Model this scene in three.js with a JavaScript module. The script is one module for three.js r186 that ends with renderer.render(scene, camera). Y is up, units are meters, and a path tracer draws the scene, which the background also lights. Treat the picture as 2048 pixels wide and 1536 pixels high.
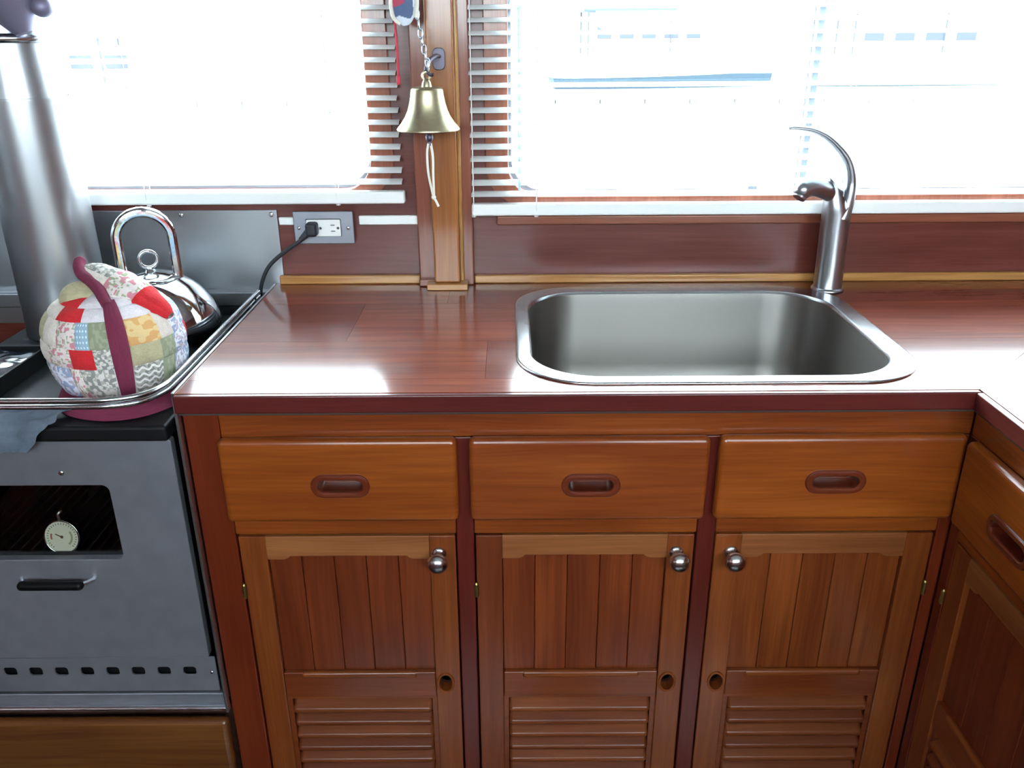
import * as THREE from 'three';
import { RoundedBoxGeometry } from 'three/addons/geometries/RoundedBoxGeometry.js';
import { mergeGeometries } from 'three/addons/utils/BufferGeometryUtils.js';

// ------------------------------------------------------------------ camera, sky, exposure
const scene = new THREE.Scene();
const camera = new THREE.PerspectiveCamera(48.936, 4 / 3, 0.05, 400);
camera.rotation.order = 'YXZ';
camera.rotation.set(-0.394323, 0.0010315, -0.0061458);
camera.position.set(0, 1.36, 1.08857);
const renderer = new THREE.WebGLRenderer();
renderer.toneMapping = THREE.LinearToneMapping;
renderer.toneMappingExposure = 1.0;
renderer.shadowMap.enabled = true;
scene.background = new THREE.Color().setRGB(0.79, 0.95, 1.02);   // bright overcast sky
scene.backgroundIntensity = 26;

// ------------------------------------------------------------------ helpers
const V3 = (x, y, z) => new THREE.Vector3(x, y, z);
let seed = 7;
const rnd = () => { seed = (seed * 16807) % 2147483647; return seed / 2147483647; };
const taken = new Map();
function numbered(n) { const k = taken.get(n) ?? 0; taken.set(n, k + 1); return k ? n + '_' + String(k).padStart(3, '0') : n; }
function mesh(name, geo, mat, parent) {
  const m = new THREE.Mesh(geo, mat); m.name = name; m.castShadow = m.receiveShadow = true;
  parent.add(m); return m;
}
function thing(name, label, category, pos = [0, 0, 0], group) {
  const g = new THREE.Group(); g.name = numbered(name); g.position.set(...pos);
  g.userData = { label, category }; if (group) g.userData.group = group;
  scene.add(g); return g;
}
function solo(name, geo, mat, label, category, group) {
  const m = mesh(numbered(name), geo, mat, scene); m.userData = { label, category }; if (group) m.userData.group = group; return m;
}
function struct(name, geo, mat, label, category) {
  const m = mesh(name, geo, mat, scene); m.userData = { kind: 'structure', label, category }; return m;
}
const shift = (g, x, y, z) => g.translate(x, y, z);
// uv in metres: u runs along the grain axis ('x','y','z'), v across it
function grainUV(geo, axis, off = 0) {
  const p = geo.attributes.position, n = geo.attributes.normal, uv = new Float32Array(p.count * 2);
  for (let i = 0; i < p.count; i++) {
    const c = { x: p.getX(i), y: p.getY(i), z: p.getZ(i) }, a = { x: Math.abs(n.getX(i)), y: Math.abs(n.getY(i)), z: Math.abs(n.getZ(i)) };
    const d = a.x >= a.y && a.x >= a.z ? 'x' : a.y >= a.z ? 'y' : 'z';
    const rest = ['x', 'y', 'z'].filter((k) => k !== d);
    let ua, va;
    if (rest.includes(axis)) { ua = axis; va = rest.find((k) => k !== axis); } else { ua = rest[0]; va = rest[1]; }
    uv[2 * i] = c[ua] / 0.7 + off * 0.37; uv[2 * i + 1] = c[va] / 0.24 + off * 0.61;
  }
  geo.setAttribute('uv', new THREE.BufferAttribute(uv, 2)); return geo;
}
let boardNo = 0;
// a rounded board between two corners
function board(x0, x1, y0, y1, z0, z1, axis = 'x', r = 0.002, seg = 2) {
  const w = x1 - x0, h = y1 - y0, d = z1 - z0;
  const g = new RoundedBoxGeometry(w, h, d, seg, Math.min(r, w / 2.01, h / 2.01, d / 2.01));
  g.translate((x0 + x1) / 2, (y0 + y1) / 2, (z0 + z1) / 2);
  return grainUV(g, axis, ++boardNo * 1.7);
}
function rrect(x0, x1, y0, y1, r, P = THREE.Shape) {
  const s = new P(); const q = Math.min(r, (x1 - x0) / 2, (y1 - y0) / 2);
  s.moveTo(x0 + q, y0); s.lineTo(x1 - q, y0); s.absarc(x1 - q, y0 + q, q, -Math.PI / 2, 0, false);
  s.lineTo(x1, y1 - q); s.absarc(x1 - q, y1 - q, q, 0, Math.PI / 2, false);
  s.lineTo(x0 + q, y1); s.absarc(x0 + q, y1 - q, q, Math.PI / 2, Math.PI, false);
  s.lineTo(x0, y0 + q); s.absarc(x0 + q, y0 + q, q, Math.PI, Math.PI * 1.5, false);
  return s;
}
function ext(shape, depth, bevel = 0, seg = 12, bseg = 2) {
  return new THREE.ExtrudeGeometry(shape, { depth: depth - 2 * bevel, bevelEnabled: bevel > 0, bevelThickness: bevel, bevelSize: bevel, bevelOffset: -bevel, bevelSegments: bseg, curveSegments: seg }).translate(0, 0, bevel);
}
function lathe(pts, seg = 40) { return new THREE.LatheGeometry(pts.map(([r, y]) => new THREE.Vector2(r, y)), seg); }
function smooth(pts, n = 40) { return new THREE.CatmullRomCurve3(pts.map((p) => V3(...p)), false, 'catmullrom', 0.5).getPoints(n); }
function tube(pts, r, seg = 40, rad = 10, closed = false) {
  return new THREE.TubeGeometry(new THREE.CatmullRomCurve3(pts.map((p) => V3(...p)), closed, 'catmullrom', 0.5), seg, r, rad, closed);
}
function cyl(a, b, r0, r1 = r0, seg = 20) {
  const A = V3(...a), B = V3(...b), g = new THREE.CylinderGeometry(r1, r0, A.distanceTo(B), seg);
  g.applyQuaternion(new THREE.Quaternion().setFromUnitVectors(V3(0, 1, 0), B.clone().sub(A).normalize()));
  return g.translate((A.x + B.x) / 2, (A.y + B.y) / 2, (A.z + B.z) / 2);
}
const merge = (list) => mergeGeometries(list.map((g) => { const q = g.index ? g.toNonIndexed() : g; for (const k of Object.keys(q.attributes)) if (!['position', 'normal', 'uv'].includes(k)) q.deleteAttribute(k); return q; }));

// ------------------------------------------------------------------ textures
function hash(x, y, s) { let h = (x * 374761393 + y * 668265263 + s * 1442695041) | 0; h = Math.imul(h ^ (h >>> 13), 1274126177); return ((h ^ (h >>> 16)) >>> 0) / 4294967295; }
function vnoise(x, y, px, py, s) {
  const xi = Math.floor(x), yi = Math.floor(y), f = x - xi, g = y - yi, u = f * f * (3 - 2 * f), v = g * g * (3 - 2 * g);
  const w = (i, j) => hash(((i % px) + px) % px, ((j % py) + py) % py, s);
  return (w(xi, yi) * (1 - u) + w(xi + 1, yi) * u) * (1 - v) + (w(xi, yi + 1) * (1 - u) + w(xi + 1, yi + 1) * u) * v;
}
function dataTex(w, h, fn, srgb = true) {
  const d = new Uint8Array(w * h * 4);
  for (let y = 0; y < h; y++) for (let x = 0; x < w; x++) {
    const c = fn(x / w, y / h), i = 4 * (y * w + x);
    for (let k = 0; k < 3; k++) d[i + k] = Math.max(0, Math.min(255, Math.round(c[k] * 255))); d[i + 3] = 255;
  }
  const t = new THREE.DataTexture(d, w, h); t.wrapS = t.wrapT = THREE.RepeatWrapping;
  t.magFilter = THREE.LinearFilter; t.minFilter = THREE.LinearMipmapLinearFilter; t.generateMipmaps = true;
  if (srgb) t.colorSpace = THREE.SRGBColorSpace; t.needsUpdate = true; return t;
}
function woodGrain(s, streak, blotch) {
  return dataTex(512, 512, (u, v) => {
    const warp = vnoise(u * 4, v * 4, 4, 4, s + 5) * 0.06;
    const a = vnoise(u * 3, (v + warp) * 24, 3, 24, s), b = vnoise(u * 8, (v + warp) * 90, 8, 90, s + 1), c = vnoise(u * 20, v * 200, 20, 200, s + 2);
    const m = vnoise(u * 3, v * 5, 3, 5, s + 3) * 0.6 + vnoise(u * 7, v * 9, 7, 9, s + 4) * 0.4;
    const t = (a - 0.5) * streak + (b - 0.5) * streak * 0.8 + (c - 0.5) * 0.1 + (m - 0.5) * blotch;
    return [0.86 + t * 0.5, 0.84 + t * 0.72, 0.82 + t * 0.85];
  });
}
const grainA = woodGrain(11, 0.2, 0.36), grainB = woodGrain(43, 0.28, 0.52), grainC = woodGrain(77, 0.18, 0.42);
const ripple = dataTex(256, 256, (u, v) => { const t = vnoise(u * 5, v * 5, 5, 5, 3) * 0.6 + vnoise(u * 13, v * 13, 13, 13, 4) * 0.3 + vnoise(u * 40, v * 40, 40, 40, 5) * 0.1; return [t, t, t]; }, false);
const brush = dataTex(256, 256, (u, v) => { const t = 0.5 + (vnoise(u * 3, v * 128, 3, 128, 8) - 0.5) * 0.5 + (vnoise(u * 6, v * 60, 6, 60, 9) - 0.5) * 0.3; return [t, t, t]; }, false);
const blotchy = dataTex(256, 256, (u, v) => { const t = vnoise(u * 4, v * 4, 4, 4, 21) * 0.5 + vnoise(u * 11, v * 11, 11, 11, 22) * 0.3 + vnoise(u * 50, v * 50, 50, 50, 23) * 0.2; const k = 0.78 + 0.22 * t; return [k, k, k * 1.01]; });

// ------------------------------------------------------------------ materials
const wood = (hex, map = grainA, { tone = 0.55, ...o } = {}) => new THREE.MeshPhysicalMaterial({ color: new THREE.Color(hex).multiplyScalar(tone), map, roughness: 0.5, specularIntensity: 0.4, clearcoat: 0.7, clearcoatRoughness: 0.15, ...o });
const M = {
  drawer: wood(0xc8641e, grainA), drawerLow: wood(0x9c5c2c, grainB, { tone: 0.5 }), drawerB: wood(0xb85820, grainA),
  stile: wood(0x9a3a18, grainC), stileRed: wood(0x80281c, grainC), doorStile: wood(0xb05824, grainA), doorStileRed: wood(0x9c4824, grainC),
  topRail: wood(0xc87a46, grainA), midRail: wood(0xa44c20, grainA), apron: wood(0xb8581c, grainB),
  plank: [wood(0xa64a20, grainB, { tone: 0.54 }), wood(0x9a421e, grainB, { tone: 0.54 }), wood(0xb05624, grainB, { tone: 0.54 })],
  louver: [wood(0xa65428, grainA, { clearcoat: 0.3 }), wood(0x9a4a24, grainA, { clearcoat: 0.3 })],
  pull: wood(0x8a3a22, grainC, { tone: 0.62, roughness: 0.3, clearcoat: 0.9 }),
  counter: wood(0x9a4428, grainB, { tone: 0.8, roughness: 0.5, specularIntensity: 0.2, clearcoat: 1, clearcoatRoughness: 0.14, bumpMap: ripple, bumpScale: 0.0005 }),
  counterB: wood(0x8c3a24, grainC, { tone: 0.8, roughness: 0.5, specularIntensity: 0.2, clearcoat: 1, clearcoatRoughness: 0.14, bumpMap: ripple, bumpScale: 0.0005 }),
  edge: wood(0x6e2422, grainC, { tone: 0.75, clearcoat: 0.8, clearcoatRoughness: 0.15 }),
  wall: wood(0x7c3d36, grainC, { tone: 0.85, roughness: 0.4, clearcoat: 0.6, clearcoatRoughness: 0.25 }),
  frame: wood(0x9c5a44, grainC, { tone: 0.95 }), post: wood(0xc47c40, grainA, { tone: 0.8 }), batten: wood(0xd69a58, grainA, { tone: 0.85 }),
  carcass: new THREE.MeshStandardMaterial({ color: 0x4a2a1c, roughness: 0.8, map: grainB }),
  ceiling: new THREE.MeshStandardMaterial({ color: 0xe8e4da, roughness: 0.7, map: blotchy }),
  floor: wood(0x4a3020, grainB),
  white: new THREE.MeshStandardMaterial({ color: 0xf2f2f0, roughness: 0.5 }),
  slat: new THREE.MeshPhysicalMaterial({ color: 0xf4f4f4, roughness: 0.9, transmission: 0.3, thickness: 0, side: THREE.DoubleSide }),
  steel: new THREE.MeshStandardMaterial({ color: 0xb4b6ba, metalness: 1, roughness: 0.34, roughnessMap: null, bumpMap: brush, bumpScale: 0.00003 }),
  steelDoor: new THREE.MeshStandardMaterial({ color: 0xb2b4bc, metalness: 0.9, roughness: 0.55, map: blotchy }),
  steelPolished: new THREE.MeshStandardMaterial({ color: 0xdadce0, metalness: 1, roughness: 0.22 }),
  sink: new THREE.MeshPhysicalMaterial({ color: 0xa29e9a, metalness: 1, roughness: 0.36, anisotropy: 0.5, anisotropyRotation: Math.PI / 2 }),
  chrome: new THREE.MeshStandardMaterial({ color: 0xdcdde0, metalness: 1, roughness: 0.07 }),
  rack: new THREE.MeshStandardMaterial({ color: 0x2a2826, metalness: 0.5, roughness: 0.65 }),
  hood: new THREE.MeshStandardMaterial({ color: 0x837c92, metalness: 0.5, roughness: 0.5 }),
  knob: new THREE.MeshStandardMaterial({ color: 0xe4e4e6, metalness: 1, roughness: 0.2 }),
  nickel: new THREE.MeshStandardMaterial({ color: 0xb6b7bc, metalness: 1, roughness: 0.3 }),
  brass: new THREE.MeshStandardMaterial({ color: 0xeadcb4, metalness: 1, roughness: 0.36, map: blotchy }),
  oldBrass: new THREE.MeshStandardMaterial({ color: 0x9a8450, metalness: 1, roughness: 0.4 }),
  bronze: new THREE.MeshStandardMaterial({ color: 0x6a6470, metalness: 0.8, roughness: 0.5 }),
  iron: new THREE.MeshPhysicalMaterial({ color: 0x121215, specularIntensity: 0.5, roughness: 0.5, map: blotchy }),
  black: new THREE.MeshPhysicalMaterial({ color: 0x060608, specularIntensity: 0.4, roughness: 0.5 }),
  rubber: new THREE.MeshStandardMaterial({ color: 0x24262c, roughness: 0.5 }),
  glossBlack: new THREE.MeshPhysicalMaterial({ color: 0x1c2230, roughness: 0.12, clearcoat: 1, clearcoatRoughness: 0.05, bumpMap: ripple, bumpScale: 0.002 }),
  glass: new THREE.MeshPhysicalMaterial({ color: 0xffffff, roughness: 0, transmission: 1, thickness: 0, ior: 1.45 }),
  alu: new THREE.MeshStandardMaterial({ color: 0x8c949c, metalness: 0.7, roughness: 0.4 }),
  seal: new THREE.MeshStandardMaterial({ color: 0x3a2c28, roughness: 0.9 }),
  cord: new THREE.MeshStandardMaterial({ color: 0xece6da, roughness: 0.9 }),
  red: new THREE.MeshStandardMaterial({ color: 0xc43c4c, roughness: 0.8 }),
  cloth: new THREE.MeshStandardMaterial({ color: 0x66707e, roughness: 0.95, map: blotchy, side: THREE.DoubleSide }),
  dial: new THREE.MeshStandardMaterial({ color: 0xe6eadc, roughness: 0.5 }),
  ivory: new THREE.MeshStandardMaterial({ color: 0xf0efec, roughness: 0.35 }),
};

// ------------------------------------------------------------------ the setting
const XL = -1.35, XR = 1.95, ZW = -0.55, ZB = 2.1, YC = 2.02, T = 0.05;
function wallWithHoles(x0, x1, y0, y1, holes) {
  const s = rrect(x0, x1, y0, y1, 0.0001);
  for (const h of holes) s.holes.push(rrect(...h, THREE.Path));
  return s;
}
const WIN1 = [-1.2, -0.266, 1.083, 1.62, 0.06], WIN2 = [-0.006, 1.72, 1.07, 1.62, 0.06];
const wallBack = grainUV(ext(wallWithHoles(XL - T, XR + T, -0.1, YC, [WIN1, WIN2]), T), 'x').translate(0, 0, ZW - T);
struct('wall_back', wallBack, M.wall, 'red-brown varnished wooden cabin side with two round-cornered window openings', 'wall');
const FW = [[-0.85, 0.1, 1.36, 1.92, 0.06], [0.4, 1.35, 1.36, 1.92, 0.06]];
struct('wall_front', grainUV(ext(wallWithHoles(XL - T, XR + T, -0.1, YC, FW), T), 'x').translate(0, 0, ZB), M.wall, 'wooden cabin side opposite the galley with windows', 'wall');
struct('wall_left', board(XL - T, XL, -0.1, YC, ZW, ZB, 'z', 0.001), M.wall, 'wooden bulkhead beside the stove', 'wall');
struct('wall_right', board(XR, XR + T, -0.1, YC, ZW, ZB, 'z', 0.001), M.wall, 'wooden bulkhead at the far end of the galley', 'wall');
struct('floor', board(XL - T, XR + T, -0.05, 0, ZW, ZB, 'x', 0.001), M.floor, 'wooden cabin sole', 'floor');
struct('ceiling', board(XL - T, XR + T, YC, YC + 0.05, ZW - T, ZB + T, 'x', 0.001), M.ceiling, 'off-white cabin ceiling', 'ceiling');

function windowUnit(name, w, zFace, dir, label, extra) {
  const g = new THREE.Group(); g.name = name; g.userData = { kind: 'structure', label, category: 'window' }; scene.add(g);
  const [x0, x1, y0, y1, r] = w, b = 0.044;
  const s = rrect(x0 - b, x1 + b, y0 - 0.02, y1 + b, r + 0.02); s.holes.push(rrect(x0, x1, y0, y1, r, THREE.Path));
  const f = grainUV(ext(s, 0.008, 0.002), 'y'); f.translate(0, 0, dir > 0 ? zFace : zFace - 0.008);
  mesh('window_frame', f, M.frame, g);
  const s2 = rrect(x0, x1, y0, y1, r); s2.holes.push(rrect(x0 + 0.006, x1 - 0.006, y0 + 0.006, y1 - 0.006, r, THREE.Path));
  mesh('gasket', ext(s2, 0.006).translate(0, 0, zFace - dir * 0.04), M.alu, g);
  const pane = new THREE.ShapeGeometry(rrect(x0 + 0.003, x1 - 0.003, y0 + 0.003, y1 - 0.003, r)); pane.translate(0, 0, zFace - dir * 0.037);
  mesh('pane', pane, M.glass, g);
  if (extra) extra(g);
  return g;
}
windowUnit('window_1', WIN1, ZW, 1, 'round-cornered cabin window behind the blind above the stove');
windowUnit('window_2', WIN2, ZW, 1, 'round-cornered cabin window behind the blind above the sink', (g) => {
  mesh('sliding_pane_edge', board(0.556, 0.568, 1.07, 1.62, ZW - 0.03, ZW - 0.02, 'y', 0.001), M.alu, g);
  mesh('sliding_pane_edge', board(0.549, 0.552, 1.07, 1.62, ZW - 0.03, ZW - 0.024, 'y', 0.001), M.alu, g);
  mesh('latch', merge([board(0.46, 0.54, 1.0745, 1.0805, ZW - 0.03, ZW - 0.005, 'x', 0.002), board(0.455, 0.472, 1.074, 1.087, ZW - 0.022, ZW - 0.004, 'x', 0.003)]), M.alu, g);
});
windowUnit('window_3', FW[0], ZB, -1, 'cabin window on the side opposite the stove');
windowUnit('window_4', FW[1], ZB, -1, 'cabin window on the side opposite the sink');

// mullion post between the windows, sill moulding and counter battens
{
  const g = new THREE.Group(); g.name = 'trim_1'; g.userData = { kind: 'structure', label: 'orange-brown varnished wooden post between the two windows', category: 'trim' }; scene.add(g);
  mesh('backing_board', board(-0.182, -0.075, 0.9, YC, ZW, ZW + 0.022, 'y', 0.003), M.frame, g);
  mesh('post_front', board(-0.1505, -0.1005, 0.912, YC, ZW + 0.022, ZW + 0.05, 'y', 0.004), M.post, g);
  mesh('corner_bead', cyl([-0.0985, 0.912, ZW + 0.026], [-0.0985, YC, ZW + 0.026], 0.005, 0.005, 12), M.batten, g);
  mesh('foot_block', board(-0.165, -0.086, 0.9, 0.912, ZW + 0.022, ZW + 0.061, 'x', 0.002), M.batten, g);
}
struct('trim_2', board(-0.462, -0.182, 0.9, 0.9175, ZW, ZW + 0.012, 'x', 0.003), M.batten, 'pale wooden batten along the counter under the wall socket', 'trim');
struct('trim_3', board(-0.075, XR, 0.9, 0.9165, ZW, ZW + 0.012, 'x', 0.003), M.batten, 'pale wooden batten along the counter behind the sink', 'trim');
struct('trim_4', board(-0.03, XR, 1.016, 1.035, ZW, ZW + 0.014, 'x', 0.004), M.frame, 'brown sill moulding below the window over the sink', 'trim');
struct('trim_5', board(-0.182, -0.150, 0.9, 0.915, ZW + 0.022, ZW + 0.034, 'x', 0.003), M.frame, 'small wooden block beside the foot of the post', 'trim');

// ------------------------------------------------------------------ worktop
const SINK = { x0: 0.005, x1: 0.61, z0: -0.501, z1: -0.011, r: 0.112 };
{
  const g = thing('worktop', 'glossy varnished red-brown wooden worktop around the sink', 'worktop', [0.09, 0.868, -0.27]);
  const off = (q) => q.translate(-0.09, -0.868, 0.27);
  const top = 0.9, t = 0.02;
  // planks run along x; the sink hole is cut out; mitred at the right
  const rows = [-0.55, -0.405, -0.2, -0.038, 0.012];
  const hole = () => rrect(SINK.x0 + 0.012, SINK.x1 - 0.012, -SINK.z1 + 0.012, -SINK.z0 - 0.012, SINK.r - 0.01, THREE.Path).getPoints(14);
  const clip = (poly, keep) => { const out = []; for (let i = 0; i < poly.length; i++) { const a = poly[i], b = poly[(i + 1) % poly.length], ka = keep(a), kb = keep(b); if (ka >= 0) out.push(a); if (ka * kb < 0) { const s = ka / (ka - kb); out.push(a.clone().lerp(b, s)); } } return out; };
  for (let i = 0; i < rows.length - 1; i++) {
    const z0 = rows[i] + 0.0003, z1 = rows[i + 1] - 0.0003; // shape y = -z
    const xm = (z) => 0.6586 - z + 0.0;                      // mitre line
    const splits = [[-0.47, [-0.12, -0.27, -0.04, -0.2][i]], [[-0.12, -0.27, -0.04, -0.2][i], null]];
    for (const [xa, xb] of splits) {
      // outline minus sink: build as polygon pieces left / right / bridge using clipping of the hole's band
      const y0 = -z1, y1 = -z0, A = xa + 0.0002, Bm = (y) => (xb === null ? xm(-y) - 0.0004 : xb - 0.0002);
      const H = clip(clip(hole(), (p) => p.y - y0), (p) => y1 - p.y);
      const outline = [new THREE.Vector2(A, y0), new THREE.Vector2(Bm(y0), y0), new THREE.Vector2(Bm(y1), y1), new THREE.Vector2(A, y1)];
      const pieces = [];
      if (H.length > 2) {
        const hx0 = Math.min(...H.map((p) => p.x)), hx1 = Math.max(...H.map((p) => p.x)), hy0 = Math.min(...H.map((p) => p.y)), hy1 = Math.max(...H.map((p) => p.y)), cx = (hx0 + hx1) / 2;
        if (hx0 > Bm(y0) || hx1 < A) pieces.push(outline);
        else for (const side of [-1, 1]) {
          // half outline on one side of cx, with the hole's boundary on that side
          const half = clip(outline, (p) => side * (p.x - cx)); if (half.length < 3) continue;
          const hp = H.filter((p) => side * (p.x - cx) >= 0).sort((p, q) => p.y - q.y);
          const xs = half.map((p) => p.x), xe = side < 0 ? Math.min(...xs) : null;
          const poly = [];
          const outer0 = side < 0 ? A : Bm(y0), outer1 = side < 0 ? A : Bm(y1);
          if (side < 0 && A > cx) continue; if (side > 0 && Bm(y0) < cx) continue;
          poly.push(new THREE.Vector2(outer0, y0));
          if (hy0 > y0 + 1e-6) poly.push(new THREE.Vector2(cx, y0), new THREE.Vector2(cx, hy0));
          for (const p of hp) poly.push(p.clone());
          if (hy1 < y1 - 1e-6) poly.push(new THREE.Vector2(cx, hy1), new THREE.Vector2(cx, y1));
          poly.push(new THREE.Vector2(outer1, y1));
          pieces.push(side < 0 ? poly : poly.reverse());
        }
      } else pieces.push(outline);
      for (const pl of pieces) {
        const geo = new THREE.ExtrudeGeometry(new THREE.Shape(pl), { depth: t, bevelEnabled: false });
        geo.rotateX(-Math.PI / 2).translate(0, top - t, 0);
        mesh('plank', off(grainUV(geo, 'x', ++boardNo * 1.3)), (i + (xb === null ? 1 : 0)) % 2 ? M.counterB : M.counter, g);
      }
    }
  }
  mesh('front_edge', off(board(-0.47, 0.6466, 0.873, 0.8998, 0.0122, 0.022, 'x', 0.0025)), M.edge, g);
  mesh('edge_trim', off(board(-0.4745, -0.4702, 0.33, 0.902, 0.002, 0.014, 'y', 0.001)), M.steel, g).userData.label = 'thin steel edge strip';
  mesh('edge_trim', off(board(-0.4745, -0.4702, 0.872, 0.902, -0.54, 0.002, 'z', 0.001)), M.steel, g).userData.label = 'thin steel edge strip';
  mesh('sealant', off(board(-0.468, 0.655, 0.868, 0.873, 0.002, 0.017, 'x', 0.002)), M.seal, g);
}
{
  const g = thing('worktop', 'glossy varnished wooden return worktop meeting the sink run in a mitred corner', 'worktop', [1.0, 0.868, 0.3]);
  const off = (q) => q.translate(-1.0, -0.868, -0.3);
  for (const [a, b] of [[0.648, 0.70], [0.7005, 0.86], [0.8605, 1.02], [1.0205, 1.25]]) {
    // boards run along z, back ends cut on the mitre
    const zm = (x) => 0.6586 - x + 0.0006;
    const sh = new THREE.Shape([new THREE.Vector2(a, -0.95), new THREE.Vector2(b, -0.95), new THREE.Vector2(b, -Math.max(zm(b), -0.5495)), new THREE.Vector2(a, -Math.max(zm(a), -0.5495))]);
    const geo = new THREE.ExtrudeGeometry(sh, { depth: 0.02, bevelEnabled: false }).rotateX(-Math.PI / 2).translate(0, 0.88, 0);
    mesh('plank', off(grainUV(geo, 'z', ++boardNo)), boardNo % 2 ? M.counter : M.counterB, g);
  }
  mesh('front_edge', off(board(0.638, 0.6481, 0.873, 0.8998, 0.0225, 0.95, 'z', 0.0025)), M.edge, g);
  mesh('sealant', off(board(0.643, 0.655, 0.868, 0.873, 0.0175, 0.95, 'z', 0.002)), M.seal, g);
}

// ------------------------------------------------------------------ cabinets
function stadium(cx, cy, w, h, P = THREE.Shape) {
  const pts = [], q = h / 2, d = w / 2 - q;
  for (const [c, a0] of [[cx + d, -90], [cx - d, 90]]) for (let i = 0; i <= 12; i++) { const a = (a0 + i * 15) * Math.PI / 180; pts.push(new THREE.Vector2(c + q * Math.cos(a), cy + q * Math.sin(a))); }
  return new P(pts);
}
function makeDrawer(g, x0, x1, y0, y1, pcx, pcy, mat, pw = 0.086) {
  const s = rrect(x0, x1, y0, y1, 0.0095); s.holes.push(stadium(pcx, pcy, pw - 0.016, 0.024, THREE.Path));
  const front = grainUV(ext(s, 0.02, 0.0085, 12, 5), 'x', ++boardNo * 1.9);
  const d = mesh('drawer', front, mat, g);
  const rim = stadium(pcx, pcy, pw, 0.038); rim.holes.push(stadium(pcx, pcy, pw - 0.022, 0.019, THREE.Path));
  mesh('finger_pull', grainUV(ext(rim, 0.009, 0.0035, 14, 3).translate(0, 0, 0.0145), 'x'), M.pull, d);
  const cup = stadium(pcx, pcy, pw - 0.017, 0.023), cupIn = stadium(pcx, pcy, pw - 0.02, 0.02, THREE.Path); cup.holes.push(cupIn);
  mesh('pull_recess', grainUV(merge([ext(cup, 0.028).translate(0, 0, -0.01), ext(stadium(pcx, pcy, pw - 0.017, 0.023), 0.003).translate(0, 0, -0.013)]), 'x'), M.pull, d);
  mesh('drawer_box', board(x0 + 0.015, x1 - 0.015, y0 + 0.01, y1 - 0.02, -0.032, -0.014, 'z', 0.002), M.carcass, d);
  return d;
}
const knobGeo = lathe([[0.0001, 0], [0.011, 0], [0.0115, 0.002], [0.009, 0.004], [0.0055, 0.006], [0.005, 0.012], [0.0075, 0.0155], [0.012, 0.018], [0.0152, 0.023], [0.0158, 0.028], [0.0142, 0.033], [0.010, 0.037], [0.005, 0.039], [0.0001, 0.0395]], 28).rotateX(Math.PI / 2);
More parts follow.
